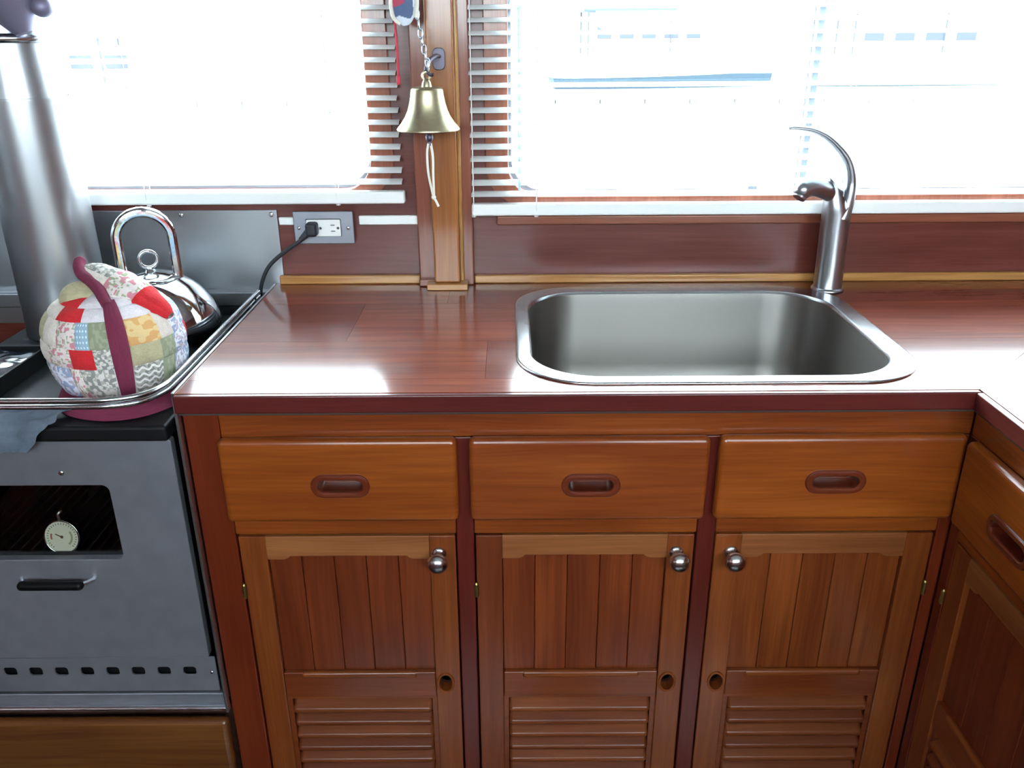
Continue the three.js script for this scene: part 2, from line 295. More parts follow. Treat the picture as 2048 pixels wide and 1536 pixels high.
function makeDoor(g, x0, x1, hingeLeft, tone) {
  const yT = 0.659, yB = 0.075, sw = 0.04, sx0 = x0 + sw, sx1 = x1 - sw;
  const back = rrect(x0 + 0.004, x1 - 0.004, yB + 0.004, yT - 0.004, 0.001), bh = new THREE.Path();
  bh.absellipse(hingeLeft ? x1 - 0.024 : x0 + 0.024, 0.3775, 0.0125, 0.018, 0, Math.PI * 2, true); back.holes.push(bh);
  const d = mesh('door', grainUV(ext(back, 0.006, 0, 14).translate(0, 0, -0.026), 'y'), M.carcass, g);
  const fx = hingeLeft ? x1 - 0.024 : x0 + 0.024, fy = 0.3775, kx = hingeLeft ? x1 - 0.026 : x0 + 0.026, ky = 0.627;
  for (const left of [true, false]) {
    const a = left ? x0 : sx1, b = left ? sx0 : x1, hasHole = left !== hingeLeft;
    const s = rrect(a, b, yB, yT, 0.002);
    if (hasHole) { const h = new THREE.Path(); h.absellipse(fx, fy, 0.0115, 0.0172, 0, Math.PI * 2, true); s.holes.push(h); }
    mesh('stile', grainUV(ext(s, 0.019, 0.0015, 14).translate(0, 0, -0.0195), 'y', ++boardNo * 1.3), tone && left ? M.doorStileRed : M.doorStile, d);
  }
  const tr = new THREE.Shape();
  tr.moveTo(sx0, yT); tr.lineTo(sx0, 0.6175); tr.lineTo(sx0 + 0.022, 0.6175); tr.quadraticCurveTo(sx0 + 0.031, 0.6175, sx0 + 0.035, 0.6235);
  tr.lineTo(sx1 - 0.035, 0.6235); tr.quadraticCurveTo(sx1 - 0.031, 0.6175, sx1 - 0.022, 0.6175); tr.lineTo(sx1, 0.6175); tr.lineTo(sx1, yT); tr.closePath();
  mesh('top_rail', grainUV(ext(tr, 0.019, 0.0012, 8).translate(0, 0, -0.0195), 'x', ++boardNo), M.topRail, d);
  mesh('middle_rail', board(sx0 + 0.0004, sx1 - 0.0004, 0.3475, 0.398, -0.0195, -0.001, 'x', 0.002), M.midRail, d);
  const bl = 0.030;   // bevelled lip along the top of the middle rail
  mesh('rail_bevel', board(sx0 + bl, sx1 - bl, 0.387, 0.3988, -0.009, 0.0008, 'x', 0.0048, 4), M.doorStile, d);
  mesh('bottom_rail', board(sx0 + 0.0004, sx1 - 0.0004, yB, 0.122, -0.0195, -0.001, 'x', 0.002), M.midRail, d);
  const n = 5, pwid = (sx1 - sx0) / n;
  for (let i = 0; i < n; i++) mesh('plank', board(sx0 + i * pwid + 0.0002, sx0 + (i + 1) * pwid - 0.0002, 0.398, 0.63, -0.0195, -0.0085, 'y', 0.0019), M.plank[(i * 2 + boardNo) % 3], d);
  // louvres
  const lip = 0.008;
  const fr = rrect(sx0, sx1, 0.122, 0.3475, 0.001); fr.holes.push(rrect(sx0 + lip, sx1 - lip, 0.128, 0.341, 0.001, THREE.Path));
  mesh('louvre_frame', grainUV(ext(fr, 0.014).translate(0, 0, -0.0195), 'x'), M.midRail, d);
  for (let i = 0; i < 8; i++) {
    const w = sx1 - sx0 - 2 * lip - 0.001;
    const sl = new RoundedBoxGeometry(w, 0.033, 0.014, 5, 0.0068); grainUV(sl, 'x', i * 1.7 + boardNo);
    sl.rotateX(-0.95).translate((sx0 + sx1) / 2, 0.327 - i * 0.0278, -0.0115);
    mesh('slat', sl, M.louver[i % 2], d);
  }
  mesh('knob', knobGeo.clone().translate(kx, ky, -0.0005), M.knob, d).userData.label = 'round chrome knob';
  const ring = new THREE.Shape(); ring.absellipse(fx, fy, 0.0145, 0.0205, 0, Math.PI * 2); const rh = new THREE.Path(); rh.absellipse(fx, fy, 0.0102, 0.016, 0, Math.PI * 2, true); ring.holes.push(rh);
  mesh('finger_hole_ring', grainUV(ext(ring, 0.005, 0.002, 16).translate(0, 0, -0.0025), 'y'), M.doorStile, d);
  const hx = hingeLeft ? x0 - 0.0005 : x1 + 0.0005;
  for (const y of [0.563, 0.17]) mesh('hinge', merge([cyl([hx, y - 0.011, 0.003], [hx, y + 0.011, 0.003], 0.0035, 0.0035, 12), cyl([hx, y - 0.0135, 0.003], [hx, y - 0.011, 0.003], 0.002, 0.0035, 12), cyl([hx, y + 0.011, 0.003], [hx, y + 0.0135, 0.003], 0.0035, 0.002, 12)]), M.oldBrass, d).userData.label = 'small brass hinge';
  return d;
}
{
  const g = thing('sink_cabinet', 'brown wooden sink cabinet with three drawers over three louvred doors', 'cabinet');
  const fz = -0.02;
  mesh('face_stile', board(-0.4695, -0.4195, 0.02, 0.868, fz, 0, 'y', 0.002), M.stile, g);
  mesh('face_stile', board(0.637, 0.6555, 0.02, 0.825, fz, 0, 'y', 0.002), M.stile, g);
  for (const [a, b] of [[-0.0862, -0.0598], [0.2762, 0.3035]]) mesh('face_stile', board(a, b, 0.02, 0.825, fz, 0, 'y', 0.002), M.stileRed, g);
  mesh('apron', board(-0.419, 0.6555, 0.8255, 0.868, fz, 0, 'x', 0.002), M.apron, g);
  for (const [a, b] of [[-0.419, -0.0867], [-0.0593, 0.2757], [0.304, 0.6365]]) mesh('face_rail', board(a, b, 0.663, 0.692, fz, 0.0005, 'x', 0.0025), M.apron, g);
  mesh('side_panel', board(-0.4695, -0.455, 0.02, 0.868, -0.545, fz, 'y', 0.001), M.carcass, g);
  mesh('side_panel', board(0.64, 0.655, 0.02, 0.868, -0.545, fz, 'y', 0.001), M.carcass, g);
  mesh('bottom_panel', board(-0.4695, 0.655, 0.0, 0.02, -0.545, 0, 'x', 0.001), M.carcass, g);
  makeDrawer(g, -0.4215, -0.0805, 0.695, 0.83, -0.25, 0.757, M.drawer);
  makeDrawer(g, -0.0635, 0.281, 0.695, 0.83, 0.112, 0.756, M.drawerB);
  makeDrawer(g, 0.294, 0.645, 0.695, 0.831, 0.4645, 0.7595, M.drawer, 0.088);
  makeDoor(g, -0.4168, -0.0884, true, false);
  makeDoor(g, -0.0576, 0.2736, true, true);
  makeDoor(g, 0.3055, 0.6346, false, false);
}
{
  const g = thing('return_cabinet', 'brown wooden cabinet turning the corner to the right of the sink', 'cabinet', [0.656, 0, 0]);
  g.rotation.y = -Math.PI / 2;   // local x = world z, local z = towards -x
  const fz = -0.02;
  for (const [a, b] of [[0.0015, 0.024], [0.402, 0.43], [0.84, 0.9]]) mesh('face_stile', board(a, b, 0.02, 0.825, fz, 0, 'y', 0.002), M.stile, g);
  mesh('apron', board(0.0015, 0.9, 0.8255, 0.868, fz, 0, 'x', 0.002), M.apron, g);
  for (const [a, b] of [[0.0245, 0.4015], [0.4305, 0.8395]]) mesh('face_rail', board(a, b, 0.663, 0.692, fz, 0.0005, 'x', 0.0025), M.apron, g);
  mesh('side_panel', board(0.8, 0.9, 0.02, 0.868, -0.58, fz, 'y', 0.001), M.carcass, g);
  mesh('bottom_panel', board(0.0015, 0.9, 0.0, 0.02, -0.58, 0, 'x', 0.001), M.carcass, g);
  makeDrawer(g, 0.026, 0.408, 0.695, 0.83, 0.165, 0.752, M.drawer, 0.1);
  makeDrawer(g, 0.425, 0.842, 0.695, 0.83, 0.63, 0.757, M.drawerB);
  makeDoor(g, 0.0265, 0.3995, true, false);
  makeDoor(g, 0.4325, 0.8375, true, false);
}
// drawer unit under the stove
{
  const g = thing('stove_base_cabinet', 'brown wooden drawer unit below the stove', 'cabinet');
  mesh('body', board(-1.1, -0.4705, 0.0, 0.318, -0.54, -0.021, 'x', 0.002), M.carcass, g);
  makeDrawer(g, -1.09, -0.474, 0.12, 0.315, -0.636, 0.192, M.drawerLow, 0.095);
  mesh('plinth', board(-1.1, -0.4705, 0.0, 0.115, -0.021, 0, 'x', 0.002), M.stile, g);
}

// ------------------------------------------------------------------ sink and faucet
{
  const g = thing('sink', 'single-bowl brushed steel drop-in sink in the wooden worktop', 'sink', [0.3075, 0.69, -0.256]);
  const off = (q) => q.translate(-0.3075, -0.69, 0.256);
  const ring = (x0, x1, z0, z1, r, y, n = 14) => {
    const out = [], cs = [[x1 - r, z0 + r, -90], [x1 - r, z1 - r, 0], [x0 + r, z1 - r, 90], [x0 + r, z0 + r, 180]];
    for (const [cx, cz, a0] of cs) for (let i = 0; i <= n; i++) { const a = (a0 + 90 * i / n) * Math.PI / 180; out.push([cx + r * Math.cos(a), y, cz + r * Math.sin(a)]); }
    return out;
  };
  const S = SINK, I = [0.029, 0.576, -0.462, -0.0385, 0.102];
  const grow = (d, y) => ring(S.x0 - d, S.x1 + d, S.z0 - d, S.z1 + d, S.r + d, y);
  const inn = (d, y) => ring(I[0] + d, I[1] - d, I[2] + d, I[3] - d, Math.max(0.03, I[4] - d), y);
  function loft(rings) {
    const pos = [], idx = [], n = rings[0].length;
    for (const r of rings) for (const p of r) pos.push(...p);
    for (let i = 0; i < rings.length - 1; i++) for (let j = 0; j < n; j++) { const a = i * n + j, b = i * n + (j + 1) % n, c = a + n, d = b + n; idx.push(a, b, c, b, d, c); }
    const q = new THREE.BufferGeometry(); q.setAttribute('position', new THREE.Float32BufferAttribute(pos, 3)); q.setIndex(idx); q.computeVertexNormals();
    const uv = new Float32Array(pos.length / 3 * 2); for (let i = 0; i < uv.length / 2; i++) { uv[2 * i] = (i % n) / n * 4; uv[2 * i + 1] = Math.floor(i / n) / rings.length; } q.setAttribute('uv', new THREE.BufferAttribute(uv, 2));
    return q;
  }
  mesh('rim', off(loft([grow(-0.014, 0.893), grow(-0.001, 0.9002), grow(0, 0.9012), grow(-0.001, 0.9028), grow(-0.004, 0.9036), inn(-0.004, 0.9036), inn(-0.001, 0.9026), inn(0.001, 0.8985)])), M.steelPolished, g).material = new THREE.MeshStandardMaterial({ color: 0xc4c6ca, metalness: 1, roughness: 0.24 });
  const depth = 0.70;
  mesh('bowl', off(loft([inn(0.001, 0.8985), inn(0.002, 0.885), inn(0.006, depth + 0.06), inn(0.012, depth + 0.03), inn(0.028, depth + 0.008), inn(0.05, depth + 0.001), inn(0.09, depth)])), M.sink, g);
  mesh('bowl_floor', off(new THREE.ShapeGeometry(rrect(I[0] + 0.085, I[1] - 0.085, -I[3] + 0.085, -I[2] - 0.085, 0.03), 12).rotateX(-Math.PI / 2).translate(0, depth, 0)), M.sink, g);
  mesh('drain', lathe([[0.0001, -0.004], [0.03, -0.004], [0.034, 0.001], [0.042, 0.003], [0.045, 0.0015]], 32).translate(0, 0.701 - 0.69, 0), M.steelPolished, g);
}
{
  const fx = 0.606, fz = -0.481;
  const g = thing('faucet', 'tall brushed nickel faucet with curved lever behind the sink corner', 'faucet', [fx, 0.9, fz]);
  // column with a slanted top
  const n = 40, rows = [[0, 0.0275], [0.004, 0.0275], [0.006, 0.0262], [0.05, 0.0258], [0.1, 0.0256], [0.15, 0.0258], [1, 0.0262]];
  const pos = [], idx = [];
  rows.forEach(([h, r], i) => { for (let j = 0; j <= n; j++) { const a = j / n * Math.PI * 2, cx = Math.cos(a), sz = Math.sin(a); const topY = 0.176 - cx * 0.04 + 0.006 * sz; const y = h === 1 ? topY : h; pos.push(cx * r - 0.0245 * Math.max(0, y) * 0.9, y, sz * r); } });
  for (let i = 0; i < rows.length - 1; i++) for (let j = 0; j < n; j++) { const a = i * (n + 1) + j, b = a + 1, c = a + n + 1, d = c + 1; idx.push(a, c, b, b, c, d); }
  const c0 = pos.length / 3; pos.push(-0.006, 0.19, 0); const st = (rows.length - 1) * (n + 1);
  for (let j = 0; j < n; j++) idx.push(st + j, c0, st + j + 1);
  const col = new THREE.BufferGeometry(); col.setAttribute('position', new THREE.Float32BufferAttribute(pos, 3)); col.setIndex(idx); col.computeVertexNormals();
  mesh('column', col, M.nickel, g);
  mesh('base_ring', lathe([[0.0001, 0], [0.030, 0], [0.0305, 0.003], [0.0285, 0.006], [0.0262, 0.007]], 40), M.nickel, g);
  // spout towards the bowl
  const sp = smooth([[-0.008, 0.178, 0.0], [-0.03, 0.19, 0.01], [-0.052, 0.198, 0.022], [-0.07, 0.2, 0.032], [-0.084, 0.197, 0.04]], 24);
  const spout = new THREE.TubeGeometry(new THREE.CatmullRomCurve3(sp), 24, 0.0165, 18);
  const end = sp[24], dir = sp[24].clone().sub(sp[23]).normalize();
  const cap = new THREE.SphereGeometry(0.0165, 18, 12).translate(end.x, end.y, end.z);
  mesh('spout', merge([spout, cap]), M.nickel, g);
  mesh('nozzle', cyl([end.x, end.y - 0.004, end.z], [end.x + dir.x * 0.008, end.y - 0.014, end.z + dir.z * 0.008], 0.0125, 0.0115, 20), M.nickel, g);
  // lever: a tapered blade swept over the arc
  const arc = smooth([[0.004, 0.14, 0.012], [0.012, 0.17, 0.006], [0.016, 0.197, 0], [0.012, 0.222, 0], [0.001, 0.246, 0], [-0.017, 0.266, 0.0], [-0.041, 0.285, 0], [-0.07, 0.297, 0], [-0.1, 0.3005, 0.0], [-0.112, 0.3, 0]], 36);
  const lp = [], li = [], m = 14;
  arc.forEach((p, i) => {
    const t = i / 36, tan = (arc[Math.min(36, i + 1)].clone().sub(arc[Math.max(0, i - 1)])).normalize(), nor = V3(tan.y, -tan.x, 0).normalize();
    const th = (0.011 * (1 - t) ** 1.2 + 0.0032), wd = 0.0155 - 0.005 * t;
    for (let j = 0; j < m; j++) { const a = j / m * Math.PI * 2; lp.push(p.x + nor.x * Math.cos(a) * th, p.y + nor.y * Math.cos(a) * th, p.z + Math.sin(a) * wd); }
  });
  for (let i = 0; i < 36; i++) for (let j = 0; j < m; j++) { const a = i * m + j, b = i * m + (j + 1) % m, c = a + m, d = b + m; li.push(a, b, c, b, d, c); }
  for (let j = 1; j < m - 1; j++) { li.push(36 * m, 36 * m + j, 36 * m + j + 1); }
  const lev = new THREE.BufferGeometry(); lev.setAttribute('position', new THREE.Float32BufferAttribute(lp, 3)); lev.setIndex(li); lev.computeVertexNormals();
  mesh('lever', lev, M.nickel, g);
  mesh('lever_hub', cyl([0.004, 0.125, 0.004], [0.012, 0.168, 0.0], 0.0185, 0.0125, 24), M.nickel, g);
}

// ------------------------------------------------------------------ blinds
function blind(x0, x1, yTop, pitch, count, railY0, railY1, label, zc, sticks, wandX) {
  const g = thing('venetian_blind', label, 'blind', [(x0 + x1) / 2, railY0, zc]);
  const w = x1 - x0, n = 6, pos = [], idx = [], hw = 0.0122, sag = 0.0016;
  // curved slat profile with a little thickness
  const prof = []; for (let i = 0; i <= n; i++) { const u = i / n * 2 - 1; prof.push([u * hw, sag * (1 - u * u) + 0.0003]); } for (let i = n; i >= 0; i--) { const u = i / n * 2 - 1; prof.push([u * hw, sag * (1 - u * u) - 0.0003]); }
  const sh = new THREE.Shape(prof.map(([a, b]) => new THREE.Vector2(a, b)));
  const sl = new THREE.ExtrudeGeometry(sh, { depth: w, bevelEnabled: false }).translate(0, 0, -w / 2).rotateY(Math.PI / 2); // profile x -> -z
  sl.rotateX(0.30);
  for (let k = 0; k < count; k++) { const m = mesh('slat', sl, M.slat, g); m.position.set((hash(k, 3, 5) - 0.5) * 0.003, yTop - k * pitch - railY0, 0); m.rotation.x = (hash(k, 9, 2) - 0.5) * 0.05; m.rotation.z = (hash(k, 6, 1) - 0.5) * 0.0015; }
  mesh('bottom_rail', board(-w / 2 - 0.001, w / 2 + 0.004, 0, railY1 - railY0, -0.011, 0.011, 'x', 0.004, 3), M.white, g);
  for (const s of sticks) {
    mesh('ladder_cord', merge([-0.0125, 0.0125].map((z) => cyl([s - (x0 + x1) / 2, 0.01, z], [s - (x0 + x1) / 2, yTop - railY0 + 0.02, z], 0.0007, 0.0007, 6))), M.white, g);
    mesh('cord_plug', cyl([s - (x0 + x1) / 2, -0.003, 0.003], [s - (x0 + x1) / 2, 0.001, 0.003], 0.004, 0.005, 12), M.white, g);
  }
  mesh('head_rail', board(-w / 2, w / 2, yTop - railY0 + 0.01, yTop - railY0 + 0.035, -0.013, 0.013, 'x', 0.002), M.white, g);
  if (wandX !== undefined) mesh('tilt_wand', cyl([wandX - (x0 + x1) / 2, 1.088 - railY0, 0.017], [wandX - (x0 + x1) / 2, yTop - railY0, 0.017], 0.0028, 0.0028, 6), new THREE.MeshPhysicalMaterial({ color: 0xdceef4, roughness: 0.3, transmission: 0.5, thickness: 0 }), g);
  return g;
}
const zb = ZW + 0.0215;
blind(-1.24, -0.2064, 1.4025 + 0.02145 * 9, 0.02145, 24, 1.0621, 1.0854, 'white slatted blind lowered over the window behind the stove', zb, [-1.1, -0.69, -0.33]);
blind(-0.0754, 1.75, 1.4027 + 0.02165 * 9, 0.02165, 25, 1.0378, 1.0606, 'white slatted blind lowered over the window behind the sink', zb, [-0.0725, 0.047, 0.62, 1.2], 0.0145);

// ------------------------------------------------------------------ bell and what hangs with it
{
  const bx = -0.1435, bz = -0.43;
  const g = thing('ship_bell', 'small brass bell with white lanyard hanging before the window post', 'bell', [bx, 1.205, bz]);
  mesh('bell_body', lathe([[0.0001, 0.071], [0.018, 0.0715], [0.0255, 0.0695], [0.0275, 0.066], [0.0285, 0.058], [0.031, 0.045], [0.0345, 0.033], [0.0395, 0.0225], [0.0465, 0.0125], [0.0525, 0.0055], [0.0545, 0.002], [0.0535, 0], [0.050, 0.001], [0.044, 0.008], [0.036, 0.02], [0.029, 0.035], [0.025, 0.062], [0.0001, 0.066]], 56), M.brass, g);
  mesh('crown_loop', merge([lathe([[0.009, 0.071], [0.0075, 0.078], [0.005, 0.083], [0.0001, 0.085]], 20), new THREE.TorusGeometry(0.0065, 0.0024, 10, 20).translate(0, 0.0885, 0)]), M.brass, g);
  mesh('clapper', merge([cyl([0, 0.03, 0], [0, -0.006, 0], 0.002, 0.002, 8), new THREE.SphereGeometry(0.0068, 16, 12).scale(1, 1.25, 1).translate(0.001, -0.012, 0), cyl([0.001, -0.026, 0], [0.001, -0.014, 0], 0.0034, 0.003, 10)]), M.bronze, g);
  mesh('lanyard', merge([tube([[-0.001, -0.022, 0.002], [-0.0038, -0.04, 0.002], [-0.003, -0.075, 0.001], [0.0035, -0.112, 0.001]], 0.0021, 20, 8), tube([[0.003, -0.022, 0.0], [0.0056, -0.045, 0], [0.005, -0.08, 0], [0.005, -0.112, 0]], 0.0021, 20, 8), new THREE.SphereGeometry(0.0042, 12, 10).translate(0.0045, -0.115, 0.001), tube([[0.004, -0.116, 0], [0.008, -0.121, 0.002], [0.0125, -0.131, 0.002]], 0.0022, 10, 8)]), M.cord, g);
  // bracket arm screwed to the post
  const arm = tube([[0.018, 0.118, -0.062], [0.014, 0.119, -0.04], [0.006, 0.113, -0.016], [0.001, 0.103, -0.003], [0, 0.096, 0.0005]], 0.0036, 28, 10);
  mesh('bracket', merge([ext(rrect(0.006, 0.028, 0.095, 0.132, 0.009), 0.006, 0.0015).translate(0, 0, -0.07), arm, tube([[0, 0.0965, -0.001], [0.007, 0.09, 0.002], [0.012, 0.091, 0.004]], 0.0028, 10, 8)]), M.bronze, g);
}
{
  const g = thing('key_chain', 'twisted metal chain looped down onto the bell bracket', 'chain', [-0.14, 1.3, -0.425]);
  const path = smooth([[-0.0165, 0.125, 0.0], [-0.0155, 0.1, 0.0], [-0.011, 0.068, 0.0], [-0.006, 0.04, 0.0], [0.0, 0.016, 0.004], [0.002, 0.006, 0.006]], 11);
  for (let i = 0; i < 11; i++) {
    const link = new THREE.TorusGeometry(0.0048, 0.0014, 8, 16).scale(0.75, 1.5, 1).rotateY(i % 2 ? 0.3 : 1.5);
    link.translate(path[i].x, path[i].y, path[i].z); mesh('link', link, M.nickel, g);
  }
}
{
  const g = thing('fabric_pouch', 'small white and red cloth pouch hanging above the bell', 'pouch', [-0.175, 1.372, -0.425]);
  const pt = dataTex(64, 64, (u, v) => { const a = vnoise(u * 3, v * 4, 3, 4, 61), b = vnoise(u * 6, v * 6, 6, 6, 62); return a > 0.72 ? [0.72, 0.3, 0.38] : b > 0.66 ? [0.36, 0.42, 0.55] : [0.88, 0.9, 0.94]; });
  const geo = new THREE.SphereGeometry(1, 24, 18).scale(0.0205, 0.036, 0.009).translate(0, 0.035, 0);
  mesh('cloth_body', geo, new THREE.MeshStandardMaterial({ map: pt, roughness: 0.9 }), g);
  mesh('white_strap', tube([[-0.0195, 0.045, 0.003], [-0.0205, 0.03, 0.004], [-0.017, 0.012, 0.004], [-0.006, 0.002, 0.005]], 0.0033, 16, 8), M.cord, g);
  mesh('white_strap', tube([[0.021, 0.06, 0.003], [0.022, 0.035, 0.004], [0.019, 0.012, 0.004]], 0.0035, 16, 8), M.cord, g);
  mesh('hanging_loop', tube([[0, 0.068, 0], [0, 0.1, 0], [0.002, 0.3, 0]], 0.0018, 12, 6), M.cord, g);
}
{
  const g = thing('red_cord', 'thin red cord hanging beside the brass bell', 'cord', [-0.197, 1.278, -0.48]);
  mesh('string', tube([[0, 0.01, 0], [0.0005, 0.06, 0], [-0.001, 0.13, 0], [0, 0.4, 0]], 0.0022, 20, 8), M.red, g);
  mesh('tip', new THREE.CapsuleGeometry(0.0036, 0.01, 6, 12).translate(0, 0.007, 0), M.red, g);
}

// ------------------------------------------------------------------ wall socket, raceway, cord
{
  const g = thing('wall_socket', 'double electrical socket on a grey metal box above the worktop', 'socket', [-0.3615, 0.984, ZW]);
  mesh('box', board(-0.054, 0.054, 0.003, 0.06, 0.0, 0.0102, 'x', 0.003), M.steelDoor, g);
  const pl = rrect(-0.0585, 0.0565, 0.0, 0.0625, 0.002); pl.holes.push(rrect(-0.034, 0.032, 0.0145, 0.0475, 0.002, THREE.Path));
  mesh('cover_plate', ext(pl, 0.005, 0.0015).translate(0, 0, 0.017), M.steelDoor, g);
  const face = rrect(-0.0335, 0.0315, 0.015, 0.047, 0.002);
  const slots = [[0.0165, 0.0365, 0.008, 0.0022], [0.0165, 0.0245, 0.0085, 0.0022], [-0.0165, 0.0365, 0.008, 0.0022], [-0.0165, 0.0245, 0.0085, 0.0022]];
  for (const [x, y, w, h] of slots) face.holes.push(rrect(x - w / 2, x + w / 2, y - h / 2, y + h / 2, 0.0008, THREE.Path));
  for (const x of [0.0265, -0.0075]) { const p = new THREE.Path(); p.absarc(x, 0.0305, 0.0026, 0, Math.PI * 2, true); face.holes.push(p); }
  mesh('receptacle', ext(face, 0.006).translate(0, 0, 0.0165), M.ivory, g);
  mesh('slot_shade_sheet', board(-0.033, 0.031, 0.0155, 0.0465, 0.0105, 0.0125, 'x', 0.0005), M.bronze, g);  // dark bronze sheet added behind the slots, its colour standing in for shade
  for (const x of [-0.049, 0.046]) mesh('screw', new THREE.SphereGeometry(0.0036, 14, 8).scale(1, 1, 0.5).translate(x, 0.031, 0.022), M.chrome, g);
}
{
  const g = thing('cable_raceway', 'white plastic cable cover strip between socket box and window post', 'raceway', [-0.24, 1.018, ZW]);
  mesh('cover', board(-0.056, 0.058, 0, 0.0175, 0, 0.01, 'x', 0.002), M.white, g);
}
{
  const g = thing('cable_raceway', 'short white plastic strip between steel panel and socket box', 'raceway', [-0.437, 1.018, ZW]);
  mesh('cover', board(-0.0145, 0.0155, 0, 0.015, 0, 0.008, 'x', 0.002), M.white, g);
}
{
  const g = thing('power_cord', 'black power cord plugged into the socket and running down behind the stove', 'cord', [-0.382, 1.0, ZW]);
  mesh('plug', new RoundedBoxGeometry(0.022, 0.026, 0.026, 3, 0.006).translate(0.0, 0.016, 0.037), M.rubber, g);
  mesh('cable', tube([[-0.005, 0.012, 0.04], [-0.022, -0.004, 0.045], [-0.052, -0.024, 0.045], [-0.086, -0.052, 0.045], [-0.105, -0.085, 0.044], [-0.114, -0.12, 0.04], [-0.118, -0.146, 0.038]], 0.0038, 60, 12), M.rubber, g);
  mesh('strain_relief', cyl([-0.022, -0.003, 0.045], [-0.004, 0.013, 0.04], 0.0046, 0.0085, 14), M.rubber, g);
}

// ------------------------------------------------------------------ stove
{
  const g = thing('galley_stove', 'steel-fronted galley stove with black top, oven window and vent slots', 'stove', [-0.705, 0.33, -0.27]);
  const off = (q) => q.translate(0.705, -0.33, 0.27);
  const xl = -0.925, xr = -0.4945;
  // body shell with an open oven cavity
  mesh('body', off(merge([board(xl, xl + 0.02, 0.36, 0.825, -0.5, -0.012, 'y', 0.002), board(xr - 0.02, xr, 0.36, 0.825, -0.5, -0.012, 'y', 0.002), board(xl, xr, 0.36, 0.825, -0.5, -0.48, 'x', 0.002), board(xl, xr, 0.805, 0.825, -0.5, -0.012, 'x', 0.002), board(xl, xr, 0.36, 0.45, -0.5, -0.012, 'x', 0.002)])), M.iron, g);
  const top = off(board(xl, xr + 0.004, 0.825, 0.85, -0.5, 0.012, 'x', 0.006, 3)); mesh('stove_top', top, M.iron, g).userData.label = 'dark cast-iron stove top';
  const ds = rrect(xl + 0.004, xr + 0.003, 0.434, 0.8245, 0.004); ds.holes.push(rrect(-0.812, -0.5945, 0.6215, 0.7505, 0.011, THREE.Path));
  const door = mesh('oven_door', off(ext(ds, 0.014, 0.001).translate(0, 0, -0.012)), M.steelDoor, g); door.userData.label = 'brushed steel oven door';
  const wf = rrect(-0.815, -0.592, 0.619, 0.753, 0.012); wf.holes.push(rrect(-0.808, -0.5985, 0.6265, 0.7465, 0.009, THREE.Path));
  mesh('window_gasket', off(ext(wf, 0.004).translate(0, 0, -0.0165)), M.rubber, door);
  mesh('oven_glass', off(new THREE.ShapeGeometry(rrect(-0.813, -0.594, 0.621, 0.751, 0.011)).translate(0, 0, -0.011)), new THREE.MeshPhysicalMaterial({ color: 0xd6d4cc, roughness: 0.02, transmission: 1, thickness: 0, ior: 1.5 }), door);
  mesh('door_handle', off(merge([cyl([-0.747, 0.5885, 0.022], [-0.661, 0.5885, 0.022], 0.0075, 0.0075, 18), new THREE.SphereGeometry(0.0075, 16, 10).translate(-0.747, 0.5885, 0.022), new THREE.SphereGeometry(0.0075, 16, 10).translate(-0.661, 0.5885, 0.022)])), M.black, door).userData.label = 'black cylindrical grip';
  for (const [a, b] of [[-0.76, -0.749], [-0.648, -0.659]]) mesh('handle_post', off(cyl([a, 0.585, 0.001], [b, 0.5885, 0.022], 0.004, 0.0035, 10)), M.knob, door);
  mesh('door_screw', off(new THREE.SphereGeometry(0.0045, 16, 10).scale(1, 1, 0.6).translate(-0.6582, 0.772, 0.003)), M.chrome, door);
  // vent panel
  const vs = rrect(xl + 0.004, -0.4835, 0.3655, 0.4335, 0.002);
  for (let i = 0; i < 10; i++) { const x = -0.5275 - i * 0.0416; vs.holes.push(rrect(x - 0.0105, x + 0.0105, 0.3985, 0.4145, 0.005, THREE.Path)); }
  const vent = mesh('vent_panel', off(ext(vs, 0.003, 0.0005).translate(0, 0, -0.0015)), M.steelDoor, g);
  mesh('vent_screw', off(new THREE.SphereGeometry(0.003, 12, 8).scale(1, 1, 0.6).translate(-0.4915, 0.4035, 0.002)), M.chrome, vent);
  mesh('bottom_ledge', off(board(xl, -0.4795, 0.333, 0.3575, -0.3, -0.0005, 'x', 0.002)), M.steelDoor, g);
  mesh('front_bead', off(cyl([xl, 0.331, 0.004], [-0.475, 0.331, 0.004], 0.0055, 0.0055, 16)), M.steelPolished, g);
  // oven rack inside
  const bars = [cyl([-0.9, 0.614, -0.03], [-0.52, 0.614, -0.03], 0.003, 0.003, 8), cyl([-0.9, 0.614, -0.4], [-0.52, 0.614, -0.4], 0.003, 0.003, 8)];
  for (let i = 0; i < 22; i++) bars.push(cyl([-0.895 + i * 0.0175, 0.616, -0.03], [-0.895 + i * 0.0175, 0.616, -0.4], 0.0016, 0.0016, 6));
  mesh('oven_rack', off(merge(bars)), M.rack, g);
  // sea rail round the top
  const rp = [[-1.0, 0.9, 0.034], [-0.75, 0.9, 0.0345], [-0.60, 0.9, 0.034], [-0.55, 0.9, 0.031], [-0.515, 0.9, 0.015], [-0.4975, 0.9, -0.018], [-0.4935, 0.9, -0.06], [-0.493, 0.9, -0.2], [-0.4925, 0.9, -0.36], [-0.492, 0.9, -0.49]];
  mesh('sea_rail', off(merge([tube(rp, 0.0042, 90, 12), tube(rp.map(([x, y, z]) => [x, y - 0.0095, z - 0.001]), 0.0038, 90, 12)])), M.steelPolished, g).userData.label = 'polished steel fiddle rail';
  mesh('rail_post', off(cyl([-0.492, 0.845, -0.46], [-0.492, 0.9, -0.46], 0.004, 0.004, 12)), M.steelPolished, g);
